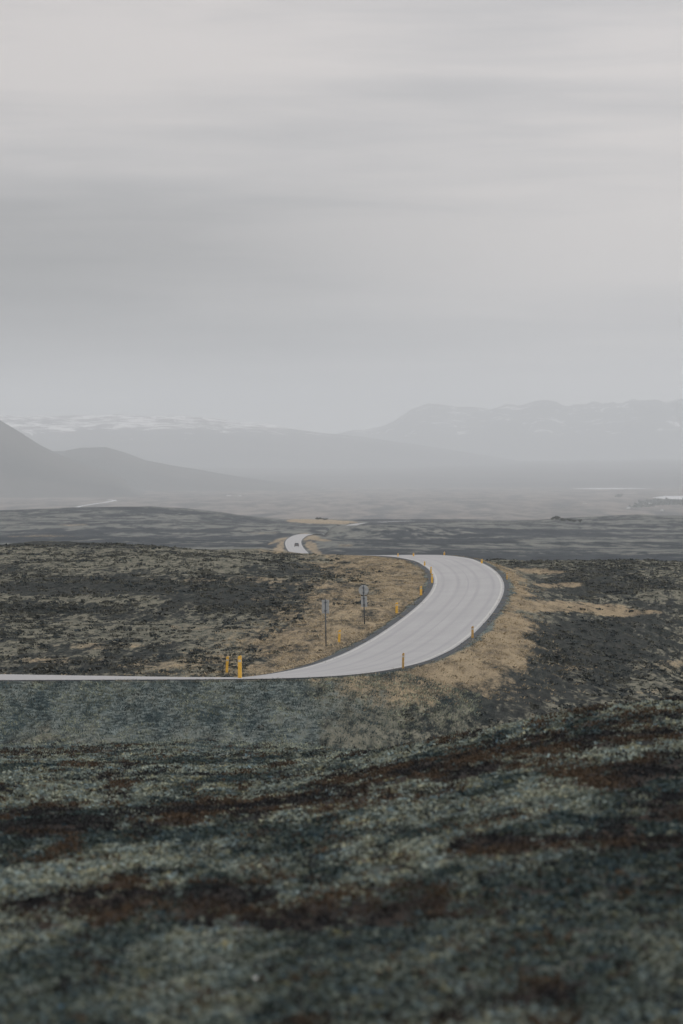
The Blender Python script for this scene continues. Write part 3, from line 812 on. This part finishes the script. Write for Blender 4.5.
def far_track():
    pts = [(60, 512), (70, 510), (76, 508), (84, 506), (95, 504.3), (106, 502.6), (112, 501.6), (114, 500.8), (108, 500.2)]
    P = np.array([((u - CU) / F * (102 * F / (r - HROW)), 102 * F / (r - HROW), 0) for u, r in pts])
    P = catmull(P, 8); P[:, 2] = ground_drop(P[:, 0], P[:, 1], False) - 1.2
    t = np.gradient(P[:, :2], axis=0); t /= np.linalg.norm(t, axis=1)[:, None]
    nrm = np.stack([-t[:, 1], t[:, 0]], 1)
    w = np.linspace(4, 7, len(P))[:, None]
    A = P.copy(); A[:, :2] -= nrm * w; B = P.copy(); B[:, :2] += nrm * w
    o = strip('river', A, B, 0, simple('pale_river', (.42, .44, .46), .3, .05, .01, spec=.5))
    struct(o, 'pale river winding on the plain behind the dark left hill')

# ------------------------------------------------------------------ mountains
def mountain_material(name, lo, hi, snow=0.0, sc=.003):
    m = NT(name)
    n = m.noise(m.pos(1, 1, 1), .0011, 6, .65)
    c = m.mix(m.mapr(n, .35, .65), lo, hi)
    if snow:
        g = m.n('ShaderNodeSeparateXYZ'); m.lk(m.pos(), g.inputs[0])
        n2 = m.noise(m.pos(.6, .5, 2.2), sc, 9, .78, .8)
        up = m.mapr(g.outputs[2], 100, 260, -.16, .012)
        c = m.mix(m.mapr(m.math('ADD', n2, up), .66 - snow, .70 - snow), c, (.78, .79, .80))
    m.lk(c, m.b.inputs['Base Color'])
    m.b.inputs['Specular IOR Level'].default_value = .05
    return m.mat
def build_range(name, d0, d1, crest, mat, label, rough=.16, seed=0, pw=.8, nu=420, nd=56, base=-104, peak=.5, jag=.0):
    u = np.linspace(crest[0][0], crest[-1][0], nu); t = np.linspace(0, 1, nd)
    U, Tt = np.meshgrid(u, t, indexing='ij')
    d = d0 + (d1 - d0) * Tt; dc = d0 + (d1 - d0) * peak
    X = (U - CU) / F * d
    rows = np.interp(U, [c[0] for c in crest], [c[1] for c in crest])
    zc = -(rows - HROW) / F * dc
    tt = np.where(Tt < peak, Tt / peak * .5, .5 + (Tt - peak) / (1 - peak) * .5)
    sh = np.sin(np.pi * tt) ** pw
    rg = 1 - np.abs(2 * fbm(X / 900, d / 1300, seed, 6, .55) - 1)
    hgt = np.maximum(zc - base, 0)
    Z = base + hgt * sh * (1 + rough * (rg - .8)) + hgt * .05 * (fbm(X / 160, d / 260, seed + 9, 4, .6) - .5)
    Z = Z + hgt * sh * jag * (fbm(X / 330, d / 4000, seed + 21, 4, .6) - .5)
    edge = ss(0, .03, (U - u[0]) / (u[-1] - u[0])) * ss(0, .03, (u[-1] - U) / (u[-1] - u[0]))
    Z = base + (Z - base) * edge
    V = np.column_stack([X.ravel(), d.ravel(), Z.ravel()])
    i = np.arange(nu - 1)[:, None] * nd + np.arange(nd - 1)[None, :]
    Fc = np.stack([i, i + nd, i + nd + 1, i + 1], -1).reshape(-1, 4)
    return struct(np_mesh(name, V, Fc, mat, True), label)
def build_mountains():
    mdark = mountain_material('mountain_rock', (.028, .034, .036), (.06, .062, .06))
    mlow = mountain_material('lowland_heath', (.035, .038, .042), (.075, .075, .075))
    msnow = mountain_material('snow_streaked_rock', (.05, .055, .06), (.08, .08, .085), .163, .008)
    msn2 = mountain_material('snow_flecked_rock', (.07, .075, .08), (.09, .09, .095), .085, .007)
    build_range('mountain', 11000, 15000, [(-900, 440), (-500, 405), (-250, 383), (-90, 398), (0, 420), (18, 430), (40, 444), (58, 453), (75, 460), (100, 469), (130, 480), (150, 489)], mdark, 'dark hazy mountain flank at the left edge', .06, 5, 1.0)
    build_range('hill', 13500, 17500, [(-300, 470), (-100, 455), (40, 452), (64, 451), (82, 448), (105, 447.5), (125, 453), (145, 460.5), (170, 465), (200, 470), (240, 477), (290, 484), (330, 488), (380, 490)], mdark, 'low rounded hill at the foot of the left mountain', .06, 6, 1.0)
    build_range('lowland_ridge', 15200, 33500, [(-1100, 464), (100, 462), (200, 461.5), (330, 462), (450, 461), (560, 460), (683, 458.5), (900, 460), (1700, 464)], mlow, 'long low dark ridge across the far side of the plain', .08, 7, .8, peak=.95)
    build_range('snowy_plateau', 22500, 29000, [(-1500, 430), (-300, 417), (30, 417), (120, 416), (200, 418), (260, 424), (290, 429), (330, 434), (380, 440), (450, 450), (520, 461), (600, 470)], msnow, 'flat topped plateau streaked with snow behind the left mountain', .10, 8, .8, peak=.7)
    build_range('mountain_range', 29500, 36500, [(120, 460), (250, 444), (320, 435), (345, 432), (365, 430), (380, 427), (395, 421), (412, 410), (428, 405), (442, 404), (458, 407), (470, 407), (490, 411), (505, 409), (520, 411), (545, 405), (560, 407), (585, 408), (605, 405), (622, 402), (640, 398.5), (655, 399), (668, 403), (683, 402), (720, 408), (800, 404), (1000, 412), (1800, 440)], msn2, 'pale jagged mountain range fading into haze at right', .32, 9, .85, jag=.22)

# ------------------------------------------------------------------ air, sky, light, camera
def build_haze():
    m = bpy.data.materials.new('haze_air'); m.use_nodes = True
    t = m.node_tree; t.nodes.remove(t.nodes['Principled BSDF'])
    pv = t.nodes.new('ShaderNodeVolumePrincipled')
    pv.inputs['Color'].default_value = (.868, .928, .972, 1)
    pv.inputs['Density'].default_value = HAZE
    pv.inputs['Anisotropy'].default_value = 0.0
    t.links.new(pv.outputs[0], t.nodes['Material Output'].inputs['Volume'])
    v, f = box_geo(-41500, 41500, -41500, 41500, -125, 760)
    o = mesh_obj('haze', v, f, m)
    struct(o, 'pale even haze filling the air over heath, plain and mountains', 'stuff')
HAZE = 7.3e-5

SUN_EL, SUN_AZ = 30.0, 62.0        # azimuth clockwise from the view direction
def build_sky():
    w = bpy.data.worlds.new('World'); SC.world = w; w.use_nodes = True
    t = w.node_tree; bg = t.nodes['Background']
    N = lambda typ, **k: [setattr(nd, a, b) for nd in [t.nodes.new(typ)] for a, b in k.items()] and None
    def nn(typ, **k):
        nd = t.nodes.new(typ)
        for a, b in k.items(): setattr(nd, a, b)
        return nd
    lk = t.links.new
    sky = nn('ShaderNodeTexSky', sky_type='NISHITA', sun_disc=False)
    sky.sun_elevation = math.radians(SUN_EL); sky.sun_rotation = math.radians(SUN_AZ)
    tc = nn('ShaderNodeTexCoord'); sep = nn('ShaderNodeSeparateXYZ'); lk(tc.outputs['Generated'], sep.inputs[0])
    def M(op, a, b=0.0, clamp=False):
        nd = nn('ShaderNodeMath', operation=op, use_clamp=clamp)
        for s, v in ((nd.inputs[0], a), (nd.inputs[1], b)):
            if isinstance(v, (int, float)): s.default_value = v
            else: lk(v, s)
        return nd.outputs[0]
    def MR(x, a, b, c, d, interp='SMOOTHSTEP'):
        nd = nn('ShaderNodeMapRange', interpolation_type=interp); lk(x, nd.inputs[0])
        for i, v in enumerate((a, b, c, d)): nd.inputs[1 + i].default_value = v
        return nd.outputs[0]
    x, y, z = sep.outputs
    def noise(sx, sz, scale, detail, rough, off=0.0, dist=.0):
        cb = nn('ShaderNodeCombineXYZ')
        lk(M('MULTIPLY', x, sx), cb.inputs[0]); lk(M('MULTIPLY', y, sx), cb.inputs[1]); lk(M('ADD', M('MULTIPLY', z, sz), off), cb.inputs[2])
        nd = nn('ShaderNodeTexNoise'); lk(cb.outputs[0], nd.inputs['Vector'])
        nd.inputs['Scale'].default_value = scale; nd.inputs['Detail'].default_value = detail; nd.inputs['Roughness'].default_value = rough; nd.inputs['Distortion'].default_value = dist
        return nd.outputs[0]
    n1 = noise(5, 22, 1.0, 2, .45, 5.45, .2)
    n2 = noise(8, 85, 1.0, 3, .5, 7.7, .3)
    n3 = noise(20, 200, 1.0, 7, .6, 1.3, .5)
    v = M('ADD', M('ADD', M('MULTIPLY', n1, .58), M('MULTIPLY', n2, .28)), M('MULTIPLY', n3, .14))
    cloud = MR(v, .38, .62, 0, 1)
    # thicker, darker cloud low on the left; thinner and lighter to the right and above
    side = MR(x, -.10, .09, 0, 1)
    low = M('MULTIPLY', MR(z, .050, .082, 1, 0), MR(z, .008, .030, .25, 1))
    dk = M('MULTIPLY', M('SUBTRACT', 1.0, side), low)
    br = M('ADD', M('MULTIPLY', cloud, .38), M('ADD', .79, M('MULTIPLY', dk, -.82)))
    br = M('ADD', br, M('MULTIPLY', side, .15))
    br = M('ADD', br, M('MULTIPLY', M('MULTIPLY', MR(z, .008, .036, 1, 0), M('ADD', .55, side)), .46))
    # an overcast sky is brightest overhead
    br = M('MULTIPLY', br, MR(z, .06, .9, 1.0, 2.3, 'LINEAR'))
    br = M('MULTIPLY', br, CLOUD)
    ramp = nn('ShaderNodeMix', data_type='RGBA'); lk(M('ADD', M('MULTIPLY', cloud, .6), M('MULTIPLY', M('SUBTRACT', 1.0, dk), .4)), ramp.inputs[0])
    ramp.inputs[6].default_value = (.968, .962, 1.005, 1); ramp.inputs[7].default_value = (1.08, 1.0, .968, 1)
    vm = nn('ShaderNodeVectorMath', operation='SCALE'); lk(ramp.outputs[2], vm.inputs[0]); lk(br, vm.inputs[3])
    mx = nn('ShaderNodeMix', data_type='RGBA'); mx.inputs[0].default_value = .94
    lk(sky.outputs[0], mx.inputs[6]); lk(vm.outputs[0], mx.inputs[7])
    lk(mx.outputs[2], bg.inputs['Color'])
    bg.inputs['Strength'].default_value = .1
    L = bpy.data.lights.new('sun', 'SUN'); L.energy = 1.45; L.angle = math.radians(25); L.color = (1, .96, .90)
    o = bpy.data.objects.new('sun', L); COL.objects.link(o)
    el, az = math.radians(SUN_EL), math.radians(SUN_AZ)
    from mathutils import Vector
    dirv = Vector((math.sin(az) * math.cos(el), math.cos(az) * math.cos(el), math.sin(el)))
    o.rotation_euler = dirv.to_track_quat('Z', 'Y').to_euler()
CLOUD = 5.15

def build_camera():
    c = bpy.data.cameras.new('camera'); o = bpy.data.objects.new('camera', c); COL.objects.link(o)
    c.sensor_fit = 'AUTO'; c.sensor_width = 36; c.lens = 135
    c.shift_y = -(512 - HROW) / 1024
    c.clip_start = .3; c.clip_end = 120000
    c.dof.use_dof = True; c.dof.focus_distance = 330; c.dof.aperture_fstop = 1.6
    o.location = (0, 0, 0); o.rotation_euler = (math.pi / 2, 0, 0)
    SC.camera = o

build_sky(); build_camera()
build_ground(ground_material())
build_road()
build_plants()
build_posts(); build_signs(); build_car(); build_far_things(); far_track()
build_mountains()
build_haze()

vs = SC.view_settings
vs.view_transform = 'Standard'; vs.look = 'None'; vs.exposure = 0; vs.gamma = 1; vs.use_curve_mapping = False
SC.render.engine = 'CYCLES'
SC.cycles.max_bounces = 4; SC.cycles.diffuse_bounces = 2; SC.cycles.volume_bounces = 1
SC.cycles.use_denoising = True
